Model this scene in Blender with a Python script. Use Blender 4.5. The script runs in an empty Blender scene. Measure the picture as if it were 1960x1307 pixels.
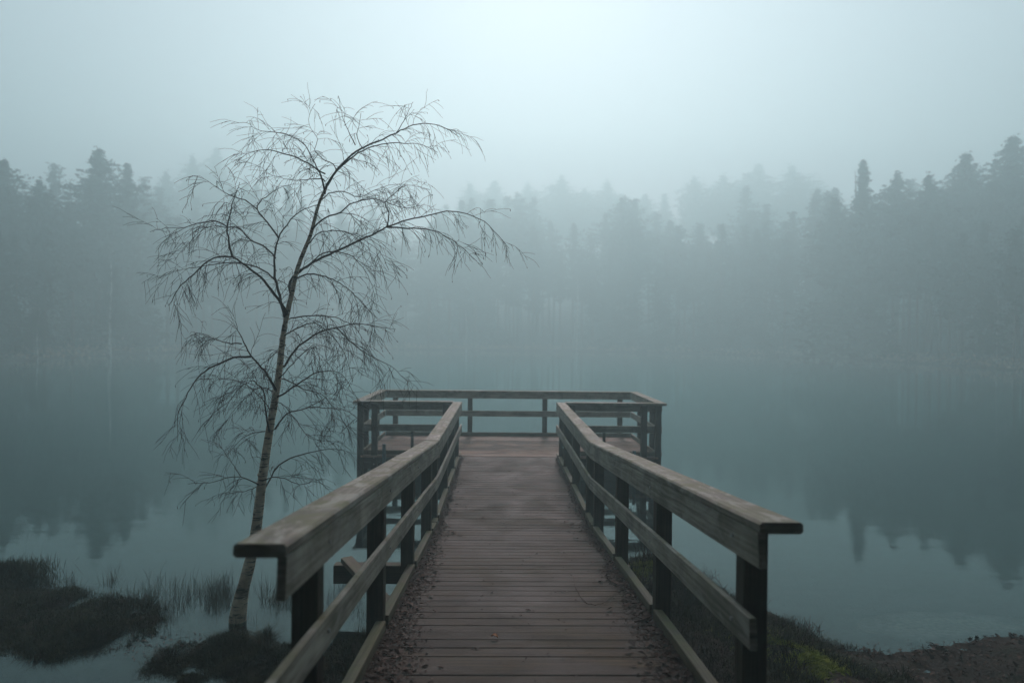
import bpy, math, random
import numpy as np
from mathutils import Vector, Matrix

random.seed(7)
rng = np.random.default_rng(7)
sc = bpy.context.scene
COL = sc.collection

# ------------------------------------------------------------------ camera
FPX, CX, CY = 1306.7, 980.0, 653.5
YAW, PITCH, ROLL = .0165, -.0062, .0099
ZD = .335                      # platform deck above the water (water is z = 0)
CAMZ = ZD + 1.9713
_f = Vector((math.sin(YAW) * math.cos(PITCH), math.cos(YAW) * math.cos(PITCH), math.sin(PITCH)))
_r0 = Vector((math.cos(YAW), -math.sin(YAW), 0))
_u0 = _r0.cross(_f)
_r = _r0 * math.cos(ROLL) + _u0 * math.sin(ROLL)
_u = -_r0 * math.sin(ROLL) + _u0 * math.cos(ROLL)
cam = bpy.data.cameras.new('camera')
cam.lens = 24.0
cam.sensor_width = 36.0
cam.clip_start = .05
cam.clip_end = 600
cam.dof.use_dof = True
cam.dof.focus_distance = 5.6
cam.dof.aperture_fstop = 1.4
co = bpy.data.objects.new('camera', cam)
COL.objects.link(co)
co.matrix_world = Matrix(((_r.x, _u.x, -_f.x, 0), (_r.y, _u.y, -_f.y, 0), (_r.z, _u.z, -_f.z, CAMZ), (0, 0, 0, 1)))
sc.camera = co

# ------------------------------------------------------------------ light
SUN_EL, SUN_AZ = math.radians(29), math.radians(3)      # azimuth to the right of +Y
world = bpy.data.worlds.new('World')
sc.world = world
world.use_nodes = True
wn = world.node_tree
bg = wn.nodes['Background']
sky = wn.nodes.new('ShaderNodeTexSky')
sky.sky_type = 'NISHITA'
sky.sun_disc = False
sky.sun_elevation = SUN_EL
sky.sun_rotation = SUN_AZ
sky.dust_density = .3
sky.air_density = 1.0
hsv = wn.nodes.new('ShaderNodeHueSaturation')
hsv.inputs['Saturation'].default_value = .55           # overcast: the blue is mostly washed out
wn.links.new(sky.outputs[0], hsv.inputs['Color'])
tint = wn.nodes.new('ShaderNodeMix')                     # the cold grey-green of a thick overcast
tint.data_type = 'RGBA'
tint.blend_type = 'MULTIPLY'
tint.inputs[0].default_value = 1.0
tint.inputs[7].default_value = (1.0, .85, .90, 1)
wn.links.new(hsv.outputs[0], tint.inputs[6])
wn.links.new(tint.outputs[2], bg.inputs[0])
bg.inputs[1].default_value = .036
sun = bpy.data.lights.new('sun', 'SUN')
sun.energy = 2.5
sun.angle = math.radians(14)
sun.color = (1.0, .76, .74)
so = bpy.data.objects.new('sun', sun)
COL.objects.link(so)
sd = Vector((math.sin(SUN_AZ) * math.cos(SUN_EL), math.cos(SUN_AZ) * math.cos(SUN_EL), math.sin(SUN_EL)))
so.rotation_euler = sd.to_track_quat('Z', 'Y').to_euler()

sc.view_settings.view_transform = 'Standard'
sc.view_settings.look = 'None'
sc.view_settings.gamma = 1.0
sc.view_settings.exposure = 1.32
sc.cycles.volume_bounces = 2
sc.cycles.max_bounces = 8
sc.cycles.transparent_max_bounces = 16
sc.cycles.use_denoising = True

HAZE_DENSITY = .0132
HAZE_COLOR = (.65, .925, .955)
HAZE_G = .48


# ------------------------------------------------------------------ helpers
def ray(u, v):
    return np.array(_r) * ((u - CX) / FPX) - np.array(_u) * ((v - CY) / FPX) + np.array(_f)


def unp(u, v, z=0.0):
    d = ray(u, v)
    return d * ((z - CAMZ) / d[2]) + np.array((0, 0, CAMZ))


def at(u, v, y):
    d = ray(u, v)
    return d * (y / d[1]) + np.array((0, 0, CAMZ))


def tag(o, label=None, cat=None, group=None, kind=None):
    if label: o['label'] = label
    if cat: o['category'] = cat
    if group: o['group'] = group
    if kind: o['kind'] = kind
    return o


def empty(name, loc=(0, 0, 0), rz=0.0, scale=1.0):
    o = bpy.data.objects.new(name, None)
    o.location = loc
    o.rotation_euler = (0, 0, rz)
    o.scale = (scale,) * 3
    o.empty_display_size = .2
    COL.objects.link(o)
    return o


def link(name, me, mat, parent=None):
    o = bpy.data.objects.new(name, me)
    if mat and not me.materials:
        me.materials.append(mat)
    COL.objects.link(o)
    if parent is not None:
        o.parent = parent
    return o


def np_mesh(name, v, quads=None, tris=None, smooth=False):
    me = bpy.data.meshes.new(name)
    v = np.asarray(v, dtype=np.float32).reshape(-1, 3)
    loops, starts, n = [], [], 0
    if quads is not None and len(quads):
        q = np.asarray(quads, dtype=np.int32).reshape(-1, 4)
        loops.append(q.ravel()); starts.append(np.arange(len(q)) * 4 + n); n += q.size
    if tris is not None and len(tris):
        t = np.asarray(tris, dtype=np.int32).reshape(-1, 3)
        loops.append(t.ravel()); starts.append(np.arange(len(t)) * 3 + n); n += t.size
    loops = np.concatenate(loops); starts = np.concatenate(starts).astype(np.int32)
    me.vertices.add(len(v)); me.vertices.foreach_set('co', v.ravel())
    me.loops.add(len(loops)); me.loops.foreach_set('vertex_index', loops)
    me.polygons.add(len(starts)); me.polygons.foreach_set('loop_start', starts)
    if smooth:
        me.polygons.foreach_set('use_smooth', np.ones(len(starts), dtype=bool))
    me.update(calc_edges=True)
    return me


class MB:
    """collects chamfered beams and tubes, built as one mesh with grain UVs"""

    def __init__(s):
        s.v, s.f, s.uv, s.sm = [], [], [], []

    def beam(s, p0, p1, w, h, up=(0, 0, 1), ch=.004, top=True, wob=0.0):
        """box from p0 to p1; p is the centre of its top face (or of the section when top is False)"""
        p0, p1, up = Vector(p0), Vector(p1), Vector(up)
        d = p1 - p0
        L = d.length
        d.normalize()
        side = d.cross(up).normalized()
        up = side.cross(d)
        off = Vector((0, 0, 0)) if not top else up * (-h / 2)
        a, b, c = w / 2, h / 2, min(ch, w / 3, h / 3)
        sec = [(-a + c, -b), (a - c, -b), (a, -b + c), (a, b - c), (a - c, b), (-a + c, b), (-a, b - c), (-a, -b + c)]
        per = [0]
        for i in range(8):
            x0, y0 = sec[i]; x1, y1 = sec[(i + 1) % 8]
            per.append(per[-1] + math.hypot(x1 - x0, y1 - y0))
        ns = max(1, int(L / .5)) if wob else 1
        base = len(s.v)
        ou, ov = random.random() * 50, random.random() * 50
        for k in range(ns + 1):
            t = k / ns
            q = p0 + d * (L * t) + off
            j = side * random.uniform(-wob, wob) + up * random.uniform(-wob, wob)
            for (x, y) in sec:
                s.v.append(q + j + side * x + up * y)
        for k in range(ns):
            for i in range(8):
                j = (i + 1) % 8
                s.f.append((base + k * 8 + i, base + k * 8 + j, base + k * 8 + 8 + j, base + k * 8 + 8 + i))
                u0, u1 = ou + L * k / ns, ou + L * (k + 1) / ns
                s.uv += [(u0, ov + per[i]), (u0, ov + per[i + 1]), (u1, ov + per[i + 1]), (u1, ov + per[i])]
        s.f.append(tuple(base + i for i in reversed(range(8))))
        s.uv += [(ou + sec[i][0], ov + sec[i][1]) for i in reversed(range(8))]
        s.f.append(tuple(base + ns * 8 + i for i in range(8)))
        s.uv += [(ou + sec[i][0] + 3, ov + sec[i][1]) for i in range(8)]

    def tube(s, pts, rad, n=8, cap=True):
        pts = [Vector(p) for p in pts]
        m = len(pts)
        base = len(s.v)
        ref = Vector((0.31, .87, .12))
        for k in range(m):
            t = (pts[min(k + 1, m - 1)] - pts[max(k - 1, 0)]).normalized()
            a = t.cross(ref)
            if a.length < 1e-3: a = t.cross(Vector((1, 0, 0)))
            a.normalize(); b = t.cross(a)
            r = rad[k] if hasattr(rad, '__len__') else rad
            for i in range(n):
                an = 2 * math.pi * i / n
                s.v.append(pts[k] + a * (math.cos(an) * r) + b * (math.sin(an) * r))
        L = 0.0
        for k in range(m - 1):
            l2 = L + (pts[k + 1] - pts[k]).length
            for i in range(n):
                j = (i + 1) % n
                s.f.append((base + k * n + i, base + k * n + j, base + k * n + n + j, base + k * n + n + i))
                s.uv += [(L, i / n), (L, (i + 1) / n), (l2, (i + 1) / n), (l2, i / n)]
            L = l2
        if cap and n > 3:
            s.f.append(tuple(base + i for i in reversed(range(n)))); s.uv += [(0, 0)] * n
            s.f.append(tuple(base + (m - 1) * n + i for i in range(n))); s.uv += [(0, 0)] * n

    def build(s, name, mat, parent=None, smooth=False):
        me = bpy.data.meshes.new(name)
        me.from_pydata([tuple(v) for v in s.v], [], s.f)
        uvl = me.uv_layers.new(name='UVMap')
        uvl.data.foreach_set('uv', np.array(s.uv, dtype=np.float32).ravel())
        if smooth:
            me.polygons.foreach_set('use_smooth', np.ones(len(s.f), dtype=bool))
        me.update()
        return link(name, me, mat, parent)


# ------------------------------------------------------------------ materials
def mat_new(name):
    m = bpy.data.materials.new(name)
    m.use_nodes = True
    nt = m.node_tree
    return m, nt, nt.nodes['Principled BSDF'], nt.nodes['Material Output']


class N:
    """tiny node helper"""

    def __init__(s, nt): s.nt = nt

    def new(s, t, **kw):
        n = s.nt.nodes.new(t)
        for k, v in kw.items(): setattr(n, k, v)
        return n

    def link(s, a, b): s.nt.links.new(a, b)

    def math(s, op, a, b=None, clamp=False):
        n = s.new('ShaderNodeMath', operation=op, use_clamp=clamp)
        for i, x in enumerate((a, b)):
            if x is None: continue
            if isinstance(x, (int, float)): n.inputs[i].default_value = x
            else: s.link(x, n.inputs[i])
        return n.outputs[0]

    def noise(s, vec, scale, detail=4.0, rough=.55, dist=0.0):
        n = s.new('ShaderNodeTexNoise')
        n.inputs['Scale'].default_value = scale
        n.inputs['Detail'].default_value = detail
        n.inputs['Roughness'].default_value = rough
        n.inputs['Distortion'].default_value = dist
        if vec is not None: s.link(vec, n.inputs['Vector'])
        return n.outputs[0]

    def mapping(s, vec, scale):
        n = s.new('ShaderNodeMapping')
        n.inputs['Scale'].default_value = scale
        s.link(vec, n.inputs['Vector'])
        return n.outputs[0]

    def ramp(s, fac, stops):
        n = s.new('ShaderNodeValToRGB')
        e = n.color_ramp.elements
        while len(e) < len(stops): e.new(.5)
        for i, (p, c) in enumerate(stops):
            e[i].position = p
            e[i].color = (*c, 1) if len(c) == 3 else c
        s.link(fac, n.inputs[0])
        return n.outputs[0]

    def mix(s, fac, a, b, mode='MIX'):
        n = s.new('ShaderNodeMix', data_type='RGBA', blend_type=mode)
        for i, x in ((0, fac), (6, a), (7, b)):
            if isinstance(x, (int, float)): n.inputs[i].default_value = x
            elif isinstance(x, tuple): n.inputs[i].default_value = (*x, 1)
            else: s.link(x, n.inputs[i])
        return n.outputs[2]

    def range(s, x, a, b, c=0.0, d=1.0):
        n = s.new('ShaderNodeMapRange')
        s.link(x, n.inputs[0])
        for i, v in enumerate((a, b, c, d)): n.inputs[i + 1].default_value = v
        return n.outputs[0]


def wood(name, dark, light, algae=.4, algae_col=(.125, .135, .05), rough=(.5, .8), groove=False, blotch=(.5, 1.15), wet=0.0, isl_r=(.62, 1.28), pale=0.0):
    m, nt, bs, out = mat_new(name)
    n = N(nt)
    tc = n.new('ShaderNodeTexCoord'); uv = tc.outputs['UV']; ob = tc.outputs['Object']
    geo = n.new('ShaderNodeNewGeometry')
    grain = n.noise(n.mapping(uv, (1.4, 55, 1)), 1.0, 6, .62, .4)
    fine = n.noise(n.mapping(uv, (5, 260, 1)), 1.0, 3, .6)
    g = n.math('ADD', n.math('MULTIPLY', grain, .72), n.math('MULTIPLY', fine, .28))
    c = n.ramp(g, [(.34, dark), (.66, light)])
    big = n.noise(ob, 2.3, 5, .6, .6)
    c = n.mix(1.0, c, n.ramp(big, [(.32, (blotch[0],) * 3), (.68, (blotch[1],) * 3)]), 'MULTIPLY')
    isl = n.range(geo.outputs['Random Per Island'], 0, 1, *isl_r)
    cc = n.new('ShaderNodeCombineColor')
    for i in range(3): n.link(isl, cc.inputs[i])
    c = n.mix(1.0, c, cc.outputs[0], 'MULTIPLY')
    # knots and water stains running across the board
    st = n.noise(n.mapping(uv, (11, 4, 1)), 1.0, 3, .6, 1.2)
    c = n.mix(n.range(st, .62, .74, 0, .55), c, tuple(x * .55 for x in dark))
    if algae > 0:
        sep = n.new('ShaderNodeSeparateXYZ'); n.link(geo.outputs['Normal'], sep.inputs[0])
        topf = n.range(sep.outputs[2], -.2, .9, .18, 1.0)
        al = n.range(n.noise(ob, 4.2, 6, .68, .5), .40, .66, 0, algae)
        c = n.mix(n.math('MULTIPLY', topf, al), c, algae_col)
    if pale > 0:                           # dried, lichen-grey patches
        pt_ = n.noise(n.mapping(uv, (3.2, 9, 1)), 1.0, 5, .65, 1.0)
        c = n.mix(n.range(pt_, .50, .64, 0, pale), c, (.40, .39, .345))
    hgt = n.math('ADD', n.math('MULTIPLY', grain, .6), n.math('MULTIPLY', fine, .5))
    if groove:
        # damp patches that ignore the board joints
        wp_ = n.noise(n.mapping(ob, (1.3, 2.6, 1)), 1.0, 5, .62, .8)
        c = n.mix(n.range(wp_, .44, .62, 0, .72), c, (.020, .017, .015))
        ws_ = n.noise(n.mapping(ob, (2.0, 16, 1)), 1.0, 4, .6, .5)
        c = n.mix(n.range(ws_, .56, .72, 0, .55), c, (.13, .115, .10))
        sx = n.new('ShaderNodeSeparateXYZ'); n.link(uv, sx.inputs[0])
        sv = n.math('SINE', n.math('MULTIPLY', sx.outputs[1], 2 * math.pi / .0155))
        gr = n.range(sv, -1, -.1, 1.0, 0.0)
        c = n.mix(n.math('MULTIPLY', gr, .5), c, (.012, .010, .009))
        hgt = n.math('ADD', hgt, n.math('MULTIPLY', sv, .9))
    bp = n.new('ShaderNodeBump'); bp.inputs['Strength'].default_value = .55; bp.inputs['Distance'].default_value = .004
    n.link(hgt, bp.inputs['Height']); n.link(bp.outputs[0], bs.inputs['Normal'])
    n.link(c, bs.inputs['Base Color'])
    n.link(n.range(big, .3, .7, rough[0], rough[1]), bs.inputs['Roughness'])
    bs.inputs['Specular IOR Level'].default_value = .16 + wet
    return m


def simple(name, stops, scale=6.0, rough=.85, island=True, spec=.25, trans=None, sat=(.6, 1.4)):
    m, nt, bs, out = mat_new(name)
    n = N(nt)
    tc = n.new('ShaderNodeTexCoord')
    geo = n.new('ShaderNodeNewGeometry')
    c = n.ramp(n.noise(tc.outputs['Object'], scale, 5, .6), stops)
    if island:
        isl = n.range(geo.outputs['Random Per Island'], 0, 1, *sat)
        cc = n.new('ShaderNodeCombineColor')
        for i in range(3): n.link(isl, cc.inputs[i])
        c = n.mix(1.0, c, cc.outputs[0], 'MULTIPLY')
    n.link(c, bs.inputs['Base Color'])
    bs.inputs['Roughness'].default_value = rough
    bs.inputs['Specular IOR Level'].default_value = spec
    return m


M_RAIL = wood('weathered_rail_wood', (.12, .110, .092), (.52, .485, .41), .85, pale=.5, blotch=(.42, 1.2))
M_CAP = wood('weathered_cap_wood', (.10, .088, .070), (.40, .365, .31), .95, pale=.7, blotch=(.42, 1.2))
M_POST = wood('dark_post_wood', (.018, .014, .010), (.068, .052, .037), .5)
M_KERB = wood('kerb_wood', (.085, .07, .05), (.24, .205, .15), .7)
M_FASCIA = wood('wet_fascia_wood', (.03, .03, .03), (.085, .08, .075), .3)
M_DECK = wood('grooved_deck_wood', (.017, .013, .009), (.130, .096, .056), .3, (.04, .04, .03), (.5, .75), True, (.30, 1.3), .03, (.82, 1.12))
M_PLAT = wood('red_deck_wood', (.25, .15, .105), (.54, .35, .26), .12, (.1, .09, .07), (.5, .75), True, (.65, 1.15), .0, (.85, 1.1))
M_STEEL = simple('painted_steel', [(.3, (.02, .07, .09)), (.7, (.04, .11, .13))], 8, .5, False, .5)
M_BOLT = simple('galvanised_bolt', [(.3, (.25, .25, .25)), (.7, (.42, .42, .42))], 20, .4, False, .6)


def birch_bark(name, lo, hi, band):
    m, nt, bs, out = mat_new(name)
    n = N(nt)
    tc = n.new('ShaderNodeTexCoord'); ob = tc.outputs['Object']
    c = n.ramp(n.noise(ob, 9, 6, .65, .3), [(.3, lo), (.62, hi)])
    b = n.noise(n.mapping(ob, (7, 7, 42)), 1.0, 4, .6, .8)
    c = n.mix(n.range(b, .53, .60, 0, band), c, (.022, .018, .015))
    b2 = n.noise(n.mapping(ob, (3, 3, 6)), 1.0, 5, .6, .4)
    c = n.mix(n.range(b2, .57, .68, 0, .85), c, (.05, .045, .035))
    c = n.mix(n.range(n.noise(ob, 30, 3, .6), .6, .72, 0, .6), c, (.11, .12, .06))
    bp = n.new('ShaderNodeBump'); bp.inputs['Strength'].default_value = .6; bp.inputs['Distance'].default_value = .01
    n.link(b, bp.inputs['Height']); n.link(bp.outputs[0], bs.inputs['Normal'])
    n.link(c, bs.inputs['Base Color']); bs.inputs['Roughness'].default_value = .8
    return m


M_BARK = birch_bark('birch_bark', (.40, .31, .22), (.88, .76, .58), .85)
M_LIMB = simple('birch_limb', [(.3, (.010, .007, .006)), (.7, (.032, .023, .019))], 12, .8, False)
M_TWIG = simple('birch_twig', [(.3, (.008, .005, .005)), (.7, (.025, .014, .013))], 8, .7, True)
M_NEEDLE = simple('pine_needles', [(.3, (.008, .024, .020)), (.7, (.024, .056, .044))], .5, .8, True)
M_PTRUNK = simple('pine_bark', [(.3, (.05, .035, .026)), (.7, (.13, .085, .06))], 3, .9, False)
M_PALE = simple('pale_birch_bark', [(.35, (.22, .21, .19)), (.6, (.72, .70, .66))], 3, .8, False)
M_GRASS = simple('bank_grass', [(.3, (.006, .011, .004)), (.7, (.036, .042, .013))], 2.0, .8, True, sat=(.4, 1.7))
M_REED = simple('reed_blades', [(.3, (.020, .024, .012)), (.7, (.055, .055, .028))], 3.0, .8, True)
M_MOSS = simple('bright_moss', [(.3, (.10, .14, .018)), (.7, (.26, .30, .04))], 9.0, .95, True)
M_LITTER = simple('leaf_litter', [(.3, (.012, .008, .006)), (.7, (.055, .032, .021))], 14, .75, True, sat=(.35, 2.0))
M_LEAF = simple('orange_leaf', [(.3, (.30, .10, .025)), (.7, (.42, .17, .05))], 30, .6, False)
M_SEDGE = simple('dry_sedge', [(.3, (.24, .16, .11)), (.7, (.56, .41, .30))], .4, .9, True)
M_HEATH = simple('heather_stem', [(.3, (.030, .018, .014)), (.7, (.08, .045, .035))], 10, .8, True)


def water_mat():
    m, nt, bs, out = mat_new('lake_water')
    n = N(nt)
    nt.nodes.remove(bs)
    tc = n.new('ShaderNodeTexCoord')
    v = n.mapping(tc.outputs['Object'], (.55, 1.6, 1))
    h = n.math('ADD', n.noise(v, 1.1, 3, .5, .4), n.math('MULTIPLY', n.noise(v, 6.0, 2, .5), .10))
    bp = n.new('ShaderNodeBump'); bp.inputs['Strength'].default_value = .16; bp.inputs['Distance'].default_value = .018
    n.link(h, bp.inputs['Height'])
    fr = n.new('ShaderNodeFresnel'); fr.inputs['IOR'].default_value = 1.33
    n.link(bp.outputs[0], fr.inputs['Normal'])
    gl = n.new('ShaderNodeBsdfGlossy'); gl.inputs['Roughness'].default_value = .035
    gl.inputs['Color'].default_value = (.80, 1, 1, 1)
    n.link(bp.outputs[0], gl.inputs['Normal'])
    tr = n.new('ShaderNodeBsdfTransparent'); tr.inputs['Color'].default_value = (.42, .55, .55, 1)
    mx = n.new('ShaderNodeMixShader')
    n.link(fr.outputs[0], mx.inputs[0]); n.link(tr.outputs[0], mx.inputs[1]); n.link(gl.outputs[0], mx.inputs[2])
    n.link(mx.outputs[0], out.inputs['Surface'])
    return m


M_WATER = water_mat()

# ------------------------------------------------------------------ terrain, water
LAKE = np.array([(-1.25, 4.5), (-1.22, 5.0), (-1.0, 5.25), (.2, 5.9), (1.25, 6.75), (1.65, 6.65), (1.95, 6.3), (2.14, 5.9), (2.36, 5.55), (2.46, 5.2), (2.58, 5.05),
                 (2.9, 5.0), (3.4, 5.12), (3.78, 5.25), (4.25, 5.3), (6.5, 5.6), (12, 5.2), (22, 6), (33, 14), (38, 30), (40, 48), (43, 64), (43, 86), (30, 108), (14, 116), (-8, 117),
                 (-28, 112), (-37, 96), (-41, 76), (-38, 56), (-38, 28), (-28, 12), (-16, 5.5), (-9, 3.6), (-5.5, 3.4), (-3.2, 3.6), (-2.0, 3.9), (-1.5, 4.0)])
ISLE_A = np.array([tuple(unp(*q)[:2]) for q in [(-160, 1085), (-60, 1080), (30, 1092), (70, 1112), (130, 1122), (200, 1138), (260, 1150), (300, 1168), (310, 1188), (270, 1210), (220, 1228), (150, 1236), (60, 1222), (-60, 1235), (-160, 1240)]])
ISLE_B = np.array([tuple(unp(*q)[:2]) for q in [(285, 1290), (330, 1262), (370, 1240), (430, 1231), (520, 1234), (570, 1250), (610, 1285), (560, 1297), (500, 1292), (420, 1298), (330, 1303)]])


def sdf(poly, x, y):
    """signed distance, positive inside"""
    d = np.full(x.shape, 1e9); ins = np.zeros(x.shape, bool)
    m = len(poly)
    for i in range(m):
        ax, ay = poly[i]; bx, by = poly[(i + 1) % m]
        ex, ey = bx - ax, by - ay
        t = np.clip(((x - ax) * ex + (y - ay) * ey) / (ex * ex + ey * ey), 0, 1)
        d = np.minimum(d, np.hypot(x - ax - t * ex, y - ay - t * ey))
        c = ((ay > y) != (by > y)) & (x < (bx - ax) * (y - ay) / (by - ay + 1e-12) + ax)
        ins ^= c
    return np.where(ins, d, -d)


def vnoise(x, y, f, seed=0):
    r = np.random.default_rng(seed).random((256, 256))
    X, Y = x * f + 1000, y * f + 1000
    i, j = np.floor(X).astype(int), np.floor(Y).astype(int)
    a, b = X - i, Y - j
    a, b = a * a * (3 - 2 * a), b * b * (3 - 2 * b)
    g = lambda p, q: r[p % 256, q % 256]
    return (g(i, j) * (1 - a) + g(i + 1, j) * a) * (1 - b) + (g(i, j + 1) * (1 - a) + g(i + 1, j + 1) * a) * b


def height(x, y):
    x, y = np.asarray(x, float), np.asarray(y, float)
    nz = vnoise(x, y, 3.1, 1) * .6 + vnoise(x, y, 8.3, 2) * .4 - .5
    s = sdf(LAKE, x, y)
    land = -s
    near = np.exp(-np.maximum(np.hypot(x, y - 2) - 6, 0) / 8)
    hill = np.clip(land - 2, 0, 70) * (.13 + .09 * np.clip((y - 90) / 30, 0, 1)) * (1 - near)
    hl = .27 * (1 - np.exp(-np.maximum(land, 0) / .55)) + .05 * np.maximum(land, 0) * near + hill
    # mound beside the ramp on the right
    hl = hl + .12 * np.exp(-(((x - 1.45) / .45) ** 2 + ((y - 6.0) / .7) ** 2)) * (land > 0) * np.clip(land * 3, 0, 1)
    hl = hl - .17 * np.exp(-(((x - 3.4) / 1.1) ** 2 + ((y - 4.4) / .7) ** 2))
    hw = -.012 - .10 * np.minimum(np.maximum(s, 0), 1.5) - .22 * np.clip(s - 1.5, 0, 9)
    h = np.where(land > 0, np.maximum(hl, .004) + nz * .07 * np.clip(land * 3, 0, 1), hw + nz * .02)
    for poly, hh, sh in ((ISLE_A, .035, -.10), (ISLE_B, .04, .005)):
        q = sdf(poly, x, y) + nz * .34 + (vnoise(x, y, 1.7, 8) - .5) * .5 * (1 if sh < 0 else .4) + sh
        h = np.maximum(h, np.where(q > -.35, np.clip(q, -.35, .3) * .10 + ((vnoise(x, y, 5.3, 14) - .5) * .075 + nz * .03) * np.clip(1 + q / .12, 0, 1), -9))
        h = np.where(q > 0, np.minimum(h, hh + nz * .05), h)
    # pale sandy shelf under the shallow water on the right
    return h


ax = np.unique(np.round(np.concatenate([np.linspace(-170, -10, 52), np.arange(-10, -5.5, .25), np.arange(-5.5, 5.5, .06), np.arange(5.5, 10, .25), np.linspace(10, 170, 52)]), 4))
ay = np.unique(np.round(np.concatenate([np.linspace(-80, -2, 20), np.arange(-2, 3.2, .2), np.arange(3.2, 8.2, .05), np.arange(8.2, 14, .4), np.linspace(14, 210, 66)]), 4))
GX, GY = np.meshgrid(ax, ay)
GZ = height(GX, GY)
nx, ny = len(ax), len(ay)
idx = np.arange(nx * ny).reshape(ny, nx)
quads = np.stack([idx[:-1, :-1], idx[:-1, 1:], idx[1:, 1:], idx[1:, :-1]], -1).reshape(-1, 4)
me = np_mesh('ground', np.stack([GX, GY, GZ], -1), quads, smooth=True)


def ground_mat():
    m, nt, bs, out = mat_new('peaty_ground')
    n = N(nt)
    tc = n.new('ShaderNodeTexCoord'); ob = tc.outputs['Object']
    c = n.ramp(n.noise(ob, 7, 8, .7, .3), [(.3, (.010, .008, .006)), (.55, (.030, .022, .016)), (.75, (.060, .045, .034))])
    c = n.mix(n.range(n.noise(ob, 40, 4, .7), .56, .72, 0, .8), c, (.075, .055, .043))
    c = n.mix(n.range(n.noise(ob, 1.3, 5, .6), .5, .66, 0, .8), c, (.022, .032, .012))
    # a sandy patch where the shore shelves on the right
    sep = n.new('ShaderNodeSeparateXYZ'); n.link(ob, sep.inputs[0])
    dx = n.math('DIVIDE', n.math('SUBTRACT', sep.outputs[0], 3.75), .75)
    dy = n.math('DIVIDE', n.math('SUBTRACT', sep.outputs[1], 5.55), .42)
    dd = n.math('ADD', n.math('MULTIPLY', dx, dx), n.math('MULTIPLY', dy, dy))
    dd = n.math('ADD', dd, n.math('MULTIPLY', n.noise(ob, 5, 4), .8))
    sand = n.ramp(n.noise(ob, 25, 4), [(.3, (.44, .30, .25)), (.7, (.66, .47, .40))])
    under = n.range(sep.outputs[2], -.03, .0, 1, 0)
    c = n.mix(n.math('MULTIPLY', n.range(dd, .7, 1.5, 1, 0), under), c, sand)
    n.link(c, bs.inputs['Base Color'])
    bs.inputs['Roughness'].default_value = .9
    bs.inputs['Specular IOR Level'].default_value = .2
    bp = n.new('ShaderNodeBump'); bp.inputs['Strength'].default_value = .9; bp.inputs['Distance'].default_value = .03
    n.link(n.noise(ob, 28, 6, .7), bp.inputs['Height']); n.link(bp.outputs[0], bs.inputs['Normal'])
    return m


tag(link('ground', me, ground_mat()), kind='structure')
wx, wy = np.meshgrid(np.linspace(-70, 70, 15), np.linspace(2.5, 130, 10))
wi = np.arange(150).reshape(10, 15)
wq = np.stack([wi[:-1, :-1], wi[:-1, 1:], wi[1:, 1:], wi[1:, :-1]], -1).reshape(-1, 4)
tag(link('water', np_mesh('water', np.stack([wx, wy, wx * 0], -1), wq), M_WATER), kind='structure')

# ------------------------------------------------------------------ the pier
X0, A, YK, YJ, SL = .1508, .778, 7.0377, 11.255, .0909
YL, YR, PXL, PXR, YF, AW = 2.0082, 2.4073, -2.4203, 2.7602, 13.5816, .1557
HR = .90
YSTART = .9


def dz(y):
    return ZD + (max(YK - y, 0.0)) * SL


pier = tag(empty('wooden_pier', (X0, YK, 0)), 'weathered wooden pier with railings, sloping ramp and a railed platform over the water', 'pier')


def part(name, mb, mat, parent=pier, smooth=False):
    o = mb.build(name, mat, parent, smooth)
    if parent is pier:
        o.matrix_parent_inverse = Matrix.Translation(-Vector(pier.location))
    return o


# decks: boards laid across the way
DHW = A + .085
bw, gap = .118, .003
d1 = MB()
nb = int((YK - .003 - YSTART) / (bw + gap))
y = YK - .003 - nb * (bw + gap) + gap
for _k in range(nb):
    j = random.uniform(-.0015, .0015)
    d1.beam((X0 - DHW - random.uniform(0, .006), y + bw / 2, dz(y + bw / 2) + j), (X0 + DHW + random.uniform(0, .006), y + bw / 2, dz(y + bw / 2) + j), bw, .032, (0, SL, 1), .004)
    y += bw + gap
part('ramp_deck', d1, M_DECK)
d2 = MB()
nb = int((YJ - YK) / (bw + gap))
gap2 = (YJ - YK - .004) / nb - bw
y = YK + .004
for _k in range(nb):
    j = random.uniform(-.0015, .0015)
    d2.beam((X0 - DHW, y + bw / 2, ZD + j), (X0 + DHW, y + bw / 2, ZD + j), bw, .032)
    y += bw + gap2
part('walkway_deck', d2, M_DECK)
d3 = MB()
y = YJ + .010
PL, PR = PXL + .03, PXR - .03
while y + bw < YF + .14:
    j = random.uniform(-.001, .001)
    d3.beam((PL + .1, y + bw / 2, ZD + j + .004), (PR - .1, y + bw / 2, ZD + j + .004), bw, .032)
    y += bw + .004
part('platform_deck', d3, M_PLAT)

# gangway railings
PW = .095
posts_l = [2.53, 3.94, 5.28, 6.62, 7.25, 8.65, 9.95, 10.95]
posts_r = [2.69, 4.17, 5.56, 6.88, 7.5, 8.95, 10.15, 11.0]
CAPT = .041


def ground_at(x, y):
    return float(height(np.array([x]), np.array([y]))[0])


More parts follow.
